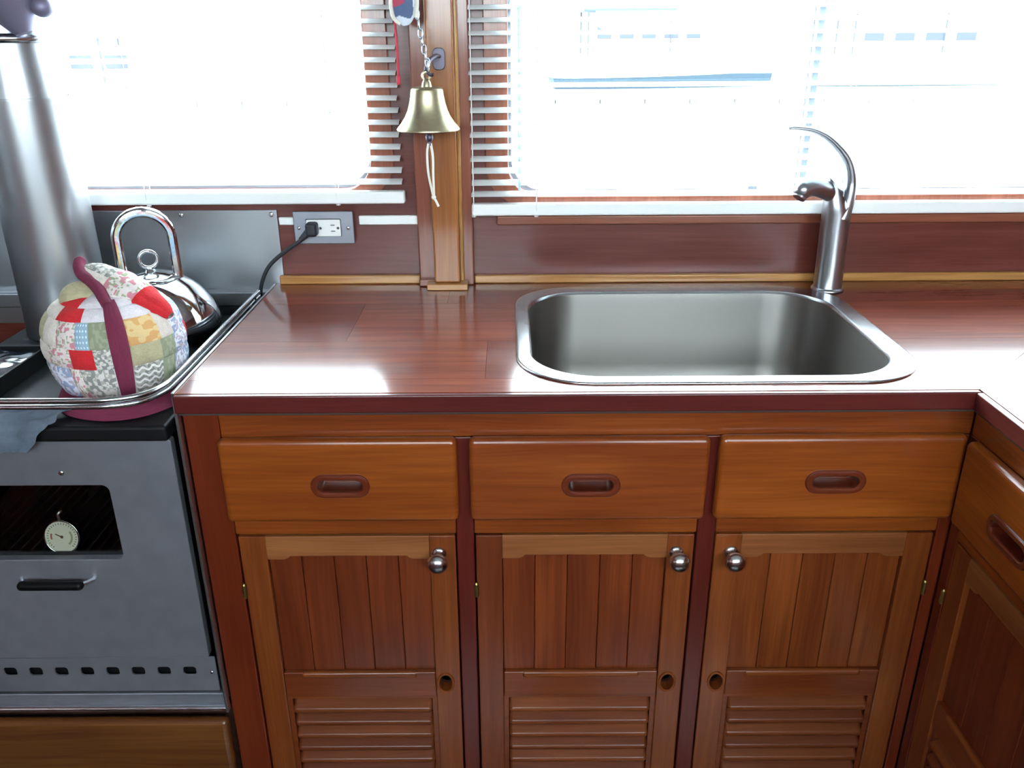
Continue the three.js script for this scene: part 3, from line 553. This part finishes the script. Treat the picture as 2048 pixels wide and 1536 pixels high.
  mesh('rail_post', off(merge([cyl([-0.86, 0.838, 0.034], [-0.86, 0.9, 0.034], 0.004, 0.004, 12), cyl([-0.86, 0.838, 0.036], [-0.86, 0.838, 0.008], 0.004, 0.004, 12)])), M.steelPolished, g);
}
{
  const g = thing('splash_panel', 'brushed steel splash panel on the wall behind the stove', 'panel', [-0.83, 0.86, ZW]);
  mesh('sheet', board(-0.47, 0.3755, -0.04, 0.187, 0, 0.004, 'y', 0.0015), M.steel, g);
  mesh('lower_flange', board(-0.47, 0.357, 0.0, 0.03, 0.004, 0.028, 'x', 0.003), M.steel, g);
  for (const x of [-0.2, 0.19, 0.364]) mesh('screw', new THREE.SphereGeometry(0.005, 14, 8).scale(1, 1, 0.5).translate(x, 0.178, 0.004), M.chrome, g);
}
{
  const g = thing('alcove_liner', 'steel recess lining between the stove and the wooden cabinet', 'liner', [-0.8, 0.34, -0.27]);
  mesh('side_sheet', board(0.321, 0.325, 0.0, 0.54, -0.265, 0.27, 'y', 0.001), M.steel, g);
}
{
  const g = thing('side_splash_panel', 'tall steel heat shield at the side of the stove recess', 'panel', [-1.063, 0.82, -0.27]);
  mesh('sheet', board(-0.002, 0.002, 0, 0.5, -0.24, 0.26, 'y', 0.001), M.steel, g);
}
// flue
{
  const g = thing('flue_pipe', 'wide stainless steel flue pipe rising from the stove top', 'pipe', [-0.83, 0.8505, -0.42]);
  mesh('pipe_lower', lathe([[0.0745, 0], [0.0745, 0.01], [0.0735, 0.02], [0.0735, 0.41], [0.0745, 0.412], [0.0735, 0.415]], 56), M.steel, g);
  mesh('pipe_upper', lathe([[0.072, 0.40], [0.0625, 0.5], [0.0615, 0.52], [0.0615, 1.17]], 56), M.steel, g);
  mesh('collar', lathe([[0.06, 0.498], [0.07, 0.5], [0.0715, 0.506], [0.07, 0.512], [0.06, 0.514]], 56), M.steelPolished, g);
  const damper = mesh('draft_hood', merge([cyl([0.064, 0.513, 0.068], [0.046, 0.575, 0.068], 0.013, 0.058, 40), cyl([0.046, 0.575, 0.068], [0.044, 0.66, 0.068], 0.058, 0.062, 40), cyl([0.046, 0.58, 0.066], [0.0, 0.58, 0.0], 0.03, 0.03, 24)]), M.hood, g); damper.userData.label = 'dark conical fitting on the front of the flue';
  mesh('counterweight', new THREE.SphereGeometry(0.017, 20, 14).scale(1, 0.9, 0.9).translate(0.0985, 0.551, 0.066), M.hood, damper);
}
// pan on the stove
{
  const g = thing('roasting_pan', 'black rectangular pan with glossy dark lid on the stove', 'pan', [-0.872, 0.85, -0.165]);
  const s = rrect(-0.09, 0.09, -0.085, 0.085, 0.012); s.holes.push(rrect(-0.086, 0.086, -0.081, 0.081, 0.009, THREE.Path));
  mesh('pan_wall', ext(s, 0.028, 0.0008).rotateX(-Math.PI / 2).translate(0, 0.0005, 0), M.black, g);
  const lid = new THREE.PlaneGeometry(0.168, 0.158, 40, 40).rotateX(-Math.PI / 2); const lp = lid.attributes.position;
  for (let i = 0; i < lp.count; i++) lp.setY(i, 0.0225 + (vnoise(lp.getX(i) * 45 + 9, lp.getZ(i) * 45 + 9, 40, 40, 31) - 0.5) * 0.0045); lid.computeVertexNormals();
  mesh('lid', lid, M.glossBlack, g);
}
// grey cloth lying over the front of the stove top
{
  const nx = 30, nz = 34, geo = new THREE.PlaneGeometry(1, 1, nx, nz), p = geo.attributes.position;
  for (let i = 0; i <= nz; i++) for (let j = 0; j <= nx; j++) {
    const k = i * (nx + 1) + j, u = j / nx - 0.5, v = i / nz, s = v * 0.1;    // s: length from the back edge to the front hem
    const flat = 0.062, wv = vnoise(u * 6 + 10, v * 5, 30, 30, 71) * 0.012 + vnoise(u * 14 + 5, v * 9, 40, 40, 72) * 0.006;
    const narrow = 1 - 0.55 * Math.max(0, v - 0.55) / 0.45;
    const x = -0.708 + u * 0.135 * narrow - 0.012 * v + (vnoise(v * 7, u * 3 + 4, 20, 20, 73) - 0.5) * 0.012;
    let y, z; if (s < flat) { z = -0.047 + s * 1.03; y = 0.8525 + wv * (1 - 0.5 * v); } else { z = 0.0175 + wv * 0.5; y = 0.8535 - (s - flat); }
    p.setXYZ(k, x, y, z);
  }
  geo.computeVertexNormals();
  solo('dish_cloth', geo, M.cloth, 'crumpled grey-blue cloth hanging over the front of the stove top', 'cloth');
}
// oven thermometer
{
  const g = thing('oven_thermometer', 'round white oven thermometer hanging behind the oven window', 'thermometer', [-0.694, 0.6205, -0.022]);
  const tilt = (q) => q.rotateX(-0.16);
  mesh('case', tilt(lathe([[0.0001, -0.006], [0.027, -0.006], [0.0285, -0.003], [0.0285, 0.004], [0.026, 0.0055], [0.0255, 0.003]], 40).rotateX(Math.PI / 2)).translate(0, 0.028, 0), M.steelPolished, g);
  const face = document.createElement('canvas'); face.width = face.height = 128; const c = face.getContext('2d');
  c.fillStyle = '#e9ecdf'; c.fillRect(0, 0, 128, 128); c.strokeStyle = '#6c7468'; c.lineWidth = 3;
  for (let i = 0; i < 26; i++) { const a = 2.3 + i * 0.19; c.beginPath(); c.moveTo(64 + Math.cos(a) * 50, 64 + Math.sin(a) * 50); c.lineTo(64 + Math.cos(a) * 57, 64 + Math.sin(a) * 57); c.stroke(); }
  c.strokeStyle = '#b0574e'; c.lineWidth = 6; c.beginPath(); c.arc(64, 64, 40, 2.9, 3.5); c.stroke(); c.strokeStyle = '#a8b090'; c.lineWidth = 8; c.beginPath(); c.arc(64, 64, 38, -0.6, 0.9); c.stroke();
  c.strokeStyle = '#4a3a34'; c.lineWidth = 4; c.beginPath(); c.moveTo(64, 64); c.lineTo(40, 52); c.stroke(); c.fillStyle = '#6a4a3c'; c.beginPath(); c.arc(64, 64, 6, 0, 7); c.fill();
  const ct = new THREE.CanvasTexture(face); ct.colorSpace = THREE.SRGBColorSpace;
  mesh('dial', tilt(new THREE.CircleGeometry(0.026, 40).translate(0, 0, 0.0035)).translate(0, 0.028, 0), new THREE.MeshStandardMaterial({ map: ct, roughness: 0.4 }), g);
  mesh('hook', tube([[0, 0.055, -0.001], [0, 0.066, 0.0], [0.003, 0.07, -0.004], [0, 0.066, -0.008]], 0.0022, 16, 8), M.steel, g);
}

// ------------------------------------------------------------------ kettle
{
  const g = thing('kettle', 'shiny domed steel kettle with tall arched handle behind the tea cosy', 'kettle', [-0.648, 0.8505, -0.385]); g.scale.setScalar(0.965);
  mesh('base', lathe([[0.0001, 0], [0.104, 0], [0.11, 0.004], [0.1125, 0.012], [0.1125, 0.02]], 60), M.black, g).userData.label = 'black kettle base';
  mesh('body', lathe([[0.1125, 0.0202], [0.114, 0.024], [0.1128, 0.033], [0.107, 0.05], [0.0975, 0.068], [0.0855, 0.0845], [0.071, 0.0985], [0.054, 0.109], [0.0475, 0.1118]], 72), M.chrome, g);
  const lid = mesh('lid', lathe([[0.0485, 0.111], [0.049, 0.1128], [0.042, 0.116], [0.028, 0.1205], [0.012, 0.123], [0.0001, 0.1235]], 48), M.chrome, g);
  mesh('lid_ring', merge([new THREE.TorusGeometry(0.0155, 0.0034, 12, 32).rotateY(0.5).translate(0, 0.146, 0), lathe([[0.011, 0.121], [0.009, 0.126], [0.005, 0.1295], [0.0001, 0.131]], 20)]), M.chrome, lid);
  const a = new THREE.Shape(); const R = 0.056, r = 0.038, h0 = 0.098, h1 = 0.186;
  a.moveTo(-R, h0); a.lineTo(-R, h1); a.absarc(0, h1, R, Math.PI, 0, true); a.lineTo(R, h0); a.lineTo(r, h0); a.lineTo(r, h1); a.absarc(0, h1, r, 0, Math.PI, false); a.lineTo(-r, h0); a.closePath();
  mesh('handle', ext(a, 0.02, 0.0065, 30, 4).translate(0, 0, -0.01).rotateY(0.35), M.chrome, g);
  mesh('spout', cyl([-0.082, 0.06, 0.03], [-0.118, 0.098, 0.043], 0.022, 0.013, 24), M.chrome, g);
}

// ------------------------------------------------------------------ quilted tea cosy
{
  const C = V3(-0.599, 0.8505, -0.122), TH = 0.46;
  const g = thing('tea_cosy', 'patchwork quilted tea cosy with maroon binding on the stove', 'tea cosy', C.toArray());
  const F = {
    red: [0.78, 0.13, 0.16], cream: [0.85, 0.8, 0.76], sage: [0.55, 0.57, 0.47], orange: [0.82, 0.62, 0.4], tan: [0.7, 0.66, 0.53], beige: [0.74, 0.68, 0.6], maroon: [0.45, 0.14, 0.25], white: [0.88, 0.84, 0.86],
  };
  const spot = (u, v, n, s) => vnoise(u * n, v * n, n, n, s);
  const tex = (fn) => new THREE.MeshStandardMaterial({ map: dataTex(96, 96, fn), roughness: 0.95, bumpMap: ripple, bumpScale: 0.0015 });
  const mixc = (a, b, t) => a.map((q, i) => q * (1 - t) + b[i] * t);
  const weave = (c, s) => tex((u, v) => { const k = 0.93 + 0.1 * spot(u, v, 40, s) + 0.06 * (spot(u, v, 5, s + 1) - 0.5); return c.map((q) => q * k); });
  const fabric = {
    red: weave(F.red, 101), cream: weave(F.cream, 103), sage: tex((u, v) => mixc(F.sage, [0.66, 0.66, 0.56], spot(u, v, 9, 105) > 0.6 ? 0.6 : 0)), maroon: weave(F.maroon, 107), tan: weave(F.tan, 109), white: weave(F.white, 111),
    orange: tex((u, v) => mixc(F.orange, [0.86, 0.76, 0.56], spot(u, v, 7, 113) > 0.55 ? 0.8 : 0)),
    dots: tex((u, v) => { const a = (u * 5) % 1 - 0.5, b = (v * 5) % 1 - 0.5; return Math.hypot(a, b) < 0.22 ? [0.84, 0.9, 0.92] : [0.58, 0.68, 0.75]; }),
    floral: tex((u, v) => { const a = spot(u, v, 8, 115), b = spot(u, v, 14, 116); return a > 0.62 ? [0.78, 0.5, 0.55] : b > 0.62 ? [0.6, 0.63, 0.5] : [0.86, 0.8, 0.79]; }),
    blueFloral: tex((u, v) => { const a = spot(u, v, 9, 117), b = spot(u, v, 15, 118); return a > 0.6 ? [0.58, 0.62, 0.74] : b > 0.62 ? [0.72, 0.66, 0.72] : [0.85, 0.85, 0.89]; }),
    leaf: tex((u, v) => { const a = spot(u, v, 10, 119), b = spot(u, v, 18, 120); return a > 0.58 ? [0.55, 0.55, 0.53] : b > 0.6 ? [0.68, 0.66, 0.62] : [0.84, 0.81, 0.79]; }),
    stripe: tex((u, v) => { const w = Math.sin((v * 6 + 0.25 * Math.sin(u * 18)) * Math.PI * 2); return w > 0.35 ? [0.88, 0.85, 0.84] : spot(u, v, 20, 121) > 0.5 ? [0.5, 0.49, 0.47] : [0.66, 0.64, 0.6]; }),
  };
  const prof = new THREE.CatmullRomCurve3([[0.079, 0.0], [0.088, 0.022], [0.0965, 0.045], [0.1015, 0.075], [0.1, 0.105], [0.0925, 0.126], [0.078, 0.143], [0.056, 0.1555], [0.03, 0.162], [0.0005, 0.165]].map(([r, y]) => V3(r, y, 0)));
  const ys = Array.from({ length: 201 }, (_, i) => prof.getPoint(i / 200));
  const rAt = (y) => { for (let i = 0; i < 200; i++) if (ys[i + 1].y >= y) { const k = (y - ys[i].y) / Math.max(1e-6, ys[i + 1].y - ys[i].y); return ys[i].x + (ys[i + 1].x - ys[i].x) * k; } return 0; };
  const dent = (phi, y) => 1 + 0.012 * Math.sin(phi * 3 + 0.7) + 0.014 * Math.sin(phi * 5 + y * 40) * (y / 0.17);
  function body(phi, y, o) {
    const r = rAt(y) * 0.975 * dent(phi, y), a = phi + TH, e = 1e-3;
    const sl = (rAt(Math.min(0.1649, y + e)) - rAt(Math.max(0, y - e))) / (2 * e), nl = Math.hypot(1, sl);
    const n = V3(Math.sin(a) / nl, -sl / nl, Math.cos(a) / nl), lean = -0.006 * (y / 0.17) ** 2;
    return V3(Math.sin(a) * r + lean, y, Math.cos(a) * r * 0.97).addScaledVector(n, o);
  }
  function patchGeo(fn, nu = 8, nv = 6, puff = 0.003, base = 0.0) {
    const geo = new THREE.PlaneGeometry(1, 1, nu, nv), p = geo.attributes.position, uv = geo.attributes.uv;
    for (let i = 0; i < p.count; i++) { const u = uv.getX(i), v = uv.getY(i); const q = fn(u, v, base + puff * Math.pow(Math.sin(Math.PI * u) * Math.sin(Math.PI * v), 0.35)); p.setXYZ(i, q.x, q.y, q.z); }
    geo.computeVertexNormals(); return geo;
  }
  const D = Math.PI / 180;
  const patch = (p0, p1, y0, y1, f, sk = 0) => mesh('fabric_patch', patchGeo((u, v, o) => body((p0 + (p1 - p0) * u) * D + sk * D * v, y0 + (y1 - y0) * v, o), Math.max(6, Math.round((p1 - p0) / 6)), 7), fabric[f], g);
  // rows of sewn patches (angles from the side that faces the room)
  const rows = [
    [0.016, 0.07, [[-180, -130, 'blueFloral'], [-130, -78, 'leaf'], [-78, -47, 'blueFloral'], [-47, -36, 'floral'], [-36, -8, 'leaf'], [-8, 7, 'white'], [7, 33, 'stripe'], [33, 48, 'sage'], [48, 72, 'blueFloral'], [72, 92, 'dots'], [92, 140, 'floral'], [140, 180, 'sage']]],
    [0.07, 0.1, [[-180, -120, 'sage'], [-120, -70, 'cream'], [-70, -42, 'floral'], [-42, -21, 'red'], [-21, -2, 'leaf'], [-2, 34, 'tan'], [34, 50, 'sage'], [50, 84, 'blueFloral'], [84, 104, 'red'], [104, 180, 'cream']]],
    [0.1, 0.136, [[-180, -130, 'orange'], [-130, -80, 'beige2'], [-80, -56, 'cream'], [-56, -35, 'floral'], [-35, -23, 'dots'], [-23, -6, 'sage'], [-6, 36, 'orange'], [36, 52, 'cream'], [52, 92, 'blueFloral'], [92, 180, 'dots']]],
    [0.136, 0.151, [[-180, -110, 'floral'], [-110, -62, 'cream'], [-62, -30, 'red'], [-30, -4, 'white'], [-4, 44, 'white'], [44, 100, 'cream'], [100, 180, 'sage']]],
    [0.151, 0.1635, [[-180, -90, 'tan'], [-90, -40, 'red'], [-40, 60, 'white'], [60, 180, 'floral']]],
  ];
  fabric.beige2 = fabric.tan;
  for (const [y0, y1, cells] of rows) for (const [a, b, f] of cells) patch(a, b, y0, y1, f);
  mesh('lining', patchGeo((u, v) => body((u * 2 - 1) * Math.PI, 0.002 + v * 0.162, -0.003), 48, 24, 0), fabric.cream, g);
  mesh('hem_binding', patchGeo((u, v, o) => { const a = (u * 2 - 1) * Math.PI + TH, k = 1 - v, r = (0.084 + 0.013 * k) * (1 + 0.02 * Math.sin(a * 4)) + o; return V3(0.012 * k + Math.sin(a) * r, 0.0015 + v * 0.02, 0.022 * k + Math.cos(a) * r); }, 60, 6, 0.003, 0.0), fabric.maroon, g).userData.label = 'maroon binding';
  mesh('front_binding', patchGeo((u, v, o) => body((-1 + 2 * v + (u - 0.5) * (12 + 4 * v)) * D, 0.018 + 0.138 * v, o), 6, 30, 0.004, 0.004), fabric.maroon, g).userData.label = 'maroon binding';
  // gathered fold along the top
  const A = V3(-0.034, 0.187, -0.014), B = V3(0.094, 0.126, 0.018), ax = B.clone().sub(A), al = ax.length(), ad = ax.clone().normalize(), up = V3(0.3, 1, -0.05).addScaledVector(ad, -V3(0.3, 1, -0.05).dot(ad)).normalize(), sd = ad.clone().cross(up);
  const fold = (s, psi, o) => { const q = Math.pow(Math.sin(Math.PI * (0.1 + 0.87 * s)), 0.7), R1 = 0.025 * q + o, R2 = 0.034 * q + o, rip = 1 + 0.05 * Math.sin(s * 23 + psi * 2); return A.clone().addScaledVector(ad, al * s).addScaledVector(up, Math.cos(psi) * R1 * rip).addScaledVector(sd, Math.sin(psi) * R2 * rip); };
  const segs = [[0, 0.34, ['leaf', 'cream', 'tan', 'leaf']], [0.34, 0.66, ['floral', 'floral', 'white', 'cream']], [0.66, 1, ['red', 'red', 'white', 'floral']]];
  for (const [s0, s1, fs] of segs) fs.forEach((f, k) => mesh('fold_patch', patchGeo((u, v, o) => fold(s0 + (s1 - s0) * u, (k - 0.5 + v) * Math.PI / 2, o), 10, 8, 0.002), fabric[f], g));
  const puff = (u, v, o) => { const th = u * Math.PI * 2, ph = v * Math.PI; return V3(-0.034 + (0.03 + o) * Math.sin(ph) * Math.cos(th), 0.152 + (0.026 + o) * Math.cos(ph), 0.016 + (0.03 + o) * Math.sin(ph) * Math.sin(th)); };
  mesh('gathered_puff', patchGeo((u, v) => puff(u, v, 0), 24, 16, 0), fabric.tan, g);
  const bind = smooth([[-0.041, 0.2, -0.014], [-0.039, 0.194, -0.004], [-0.0304, 0.186, 0.007], [-0.0131, 0.179, 0.02], [0.0035, 0.169, 0.034], [0.014, 0.158, 0.046], [0.022, 0.152, 0.055]], 24);
  const tg = new THREE.TubeGeometry(new THREE.CatmullRomCurve3(bind), 30, 0.0085, 12);
  mesh('top_binding', merge([tg, new THREE.SphereGeometry(0.0085, 12, 10).translate(bind[0].x, bind[0].y, bind[0].z)]), fabric.maroon, g).userData.label = 'maroon binding';
}

// ------------------------------------------------------------------ outside: water, dock and moored boats
const O = {
  water: new THREE.MeshPhysicalMaterial({ color: 0x9fb4b8, roughness: 0.12, bumpMap: ripple, bumpScale: 0.02 }),
  hull: new THREE.MeshStandardMaterial({ color: 0xf4f4f0, roughness: 0.4 }),
  stripe: new THREE.MeshPhysicalMaterial({ color: 0x2a343c, roughness: 0.8, specularIntensity: 0.25 }),
  win: new THREE.MeshPhysicalMaterial({ color: 0x383a42, roughness: 0.8, specularIntensity: 0.35 }),
  tarp: new THREE.MeshPhysicalMaterial({ color: 0x3a4050, roughness: 0.8, specularIntensity: 0.3 }),
  shore: new THREE.MeshStandardMaterial({ color: 0x6e7a58, roughness: 0.95, map: blotchy }),
  wood: new THREE.MeshStandardMaterial({ color: 0xb8b4a8, roughness: 0.9, map: blotchy }),
};
{
  const w = new THREE.PlaneGeometry(300, 300).rotateX(-Math.PI / 2).translate(0, -0.12, 0);
  const uv = w.attributes.uv; for (let i = 0; i < uv.count; i++) uv.setXY(i, uv.getX(i) * 80, uv.getY(i) * 80);
  const m = mesh('harbour_water', w, O.water, scene); m.userData = { kind: 'stuff', label: 'bright harbour water outside the windows', category: 'water' };
}
function hullGeo(L, Bm, H, sheer, y0, y1, grow = 0) {
  // closed hull shell between two heights (fractions of the freeboard)
  const n = 24, pos = [], idx = [], half = (t, k) => Bm / 2 * Math.pow(Math.sin(Math.PI * Math.min(1, 0.5 + t * 0.5 + 0.0)), 0.75) * (0.82 + 0.18 * k) * (t < 0.08 ? 0.75 + t * 3 : 1) + grow;
  for (const k of [y0, y1]) for (const s of [1, -1]) for (let i = 0; i <= n; i++) { const t = i / n; pos.push((t - 0.5) * L * (0.94 + 0.06 * k), k * (H + sheer * t * t), s * half(t, k)); }
  const row = n + 1;
  for (let i = 0; i < n; i++) { const a = i, b = i + 1, c = 2 * row + i, d = c + 1; idx.push(a, b, c, b, d, c); const e = row + i, f = e + 1, p = 3 * row + i, q = p + 1; idx.push(e, p, f, f, p, q); idx.push(2 * row + i, 2 * row + i + 1, 3 * row + i, 2 * row + i + 1, 3 * row + i + 1, 3 * row + i); idx.push(a, e, b, b, e, f); }
  idx.push(0, 2 * row, row, row, 2 * row, 3 * row);
  const g = new THREE.BufferGeometry(); g.setAttribute('position', new THREE.Float32BufferAttribute(pos, 3)); g.setIndex(idx); g.computeVertexNormals(); return g.toNonIndexed();
}
function boat(x, z, turn, L, label, o = {}) {
  const g = thing('moored_boat', label, 'boat', [x, -0.13, z], 'boats moored outside the windows'); g.rotation.y = turn;
  const H = o.H ?? 0.9, B = L * 0.32;
  const flat = (q) => { q.deleteAttribute('normal'); q.computeVertexNormals(); return q; };
  mesh('hull', flat(hullGeo(L, B, H, 0.35, -0.1, 1)), O.hull, g);
  mesh('boot_stripe', flat(hullGeo(L, B, H, 0.35, 0.0, o.stripe ?? 0.25, 0.015)), O.stripe, g);
  const cab = mesh('cabin', board(-L * 0.32, L * 0.14, H * 0.95, H + 0.95, -B * 0.34, B * 0.34, 'x', 0.12, 3), O.hull, g);
  const nW = o.windows ?? 4, cw = L * 0.46;
  for (let i = 0; i < nW; i++) { const a = -L * 0.32 + cw * (i + 0.18) / nW, b = a + cw / nW * 0.64; mesh('cabin_window', board(a, b, H + 0.42, H + 0.74, B * 0.34 - 0.02, B * 0.34 + 0.02, 'x', 0.03), O.win, cab); }
  mesh('canopy', board(-L * 0.36, L * 0.02, H + 1.12, H + 1.2, -B * 0.36, B * 0.36, 'x', 0.03), o.dark ? O.tarp : O.hull, g);
  for (const px of [-L * 0.34, 0]) for (const s of [-1, 1]) mesh('canopy_post', cyl([px, H * 0.9, s * B * 0.35], [px, H + 1.14, s * B * 0.35], 0.025, 0.025, 8), O.win, g);
  if (o.mast) mesh('mast', cyl([L * 0.1, H, 0], [L * 0.1, H + L * 1.1, 0], 0.07, 0.05, 12), O.win, g);
  return g;
}
boat(4.4, -25, 0.06, 6.8, 'white motor boat with dark waterline moored beyond the sink window', { windows: 5, dark: true, stripe: 0.34 });
boat(12.3, -25.5, -0.05, 7.4, 'white boat with thin dark waterline moored farther along the dock', { windows: 4, stripe: 0.12, H: 0.8 });
boat(-10.2, -22, 0.03, 5.6, 'small white boat with three cabin windows beyond the stove window', { windows: 3, stripe: 0.06, H: 0.3 });
{
  const g = thing('floating_dock', 'pale wooden floating dock beyond the windows', 'dock', [0, -0.12, -19.5]);
  for (let i = 0; i < 30; i++) mesh('plank', board(-15 + i, -15 + i + 0.97, 0.0, 0.22, -0.8, 0.8, 'z', 0.01), O.wood, g);
}
{
  const g = thing('distant_shore', 'low wooded far shore across the harbour', 'shore', [0, -0.12, -120]);
  const pts = [new THREE.Vector2(-150, 0)]; for (let i = 0; i <= 60; i++) pts.push(new THREE.Vector2(-150 + i * 5, 3 + 5 * vnoise(i * 0.3, 0, 60, 3, 91))); pts.push(new THREE.Vector2(150, 0));
  mesh('hillside', new THREE.ExtrudeGeometry(new THREE.Shape(pts), { depth: 12, bevelEnabled: false }), O.shore, g);
}

renderer.render(scene, camera);
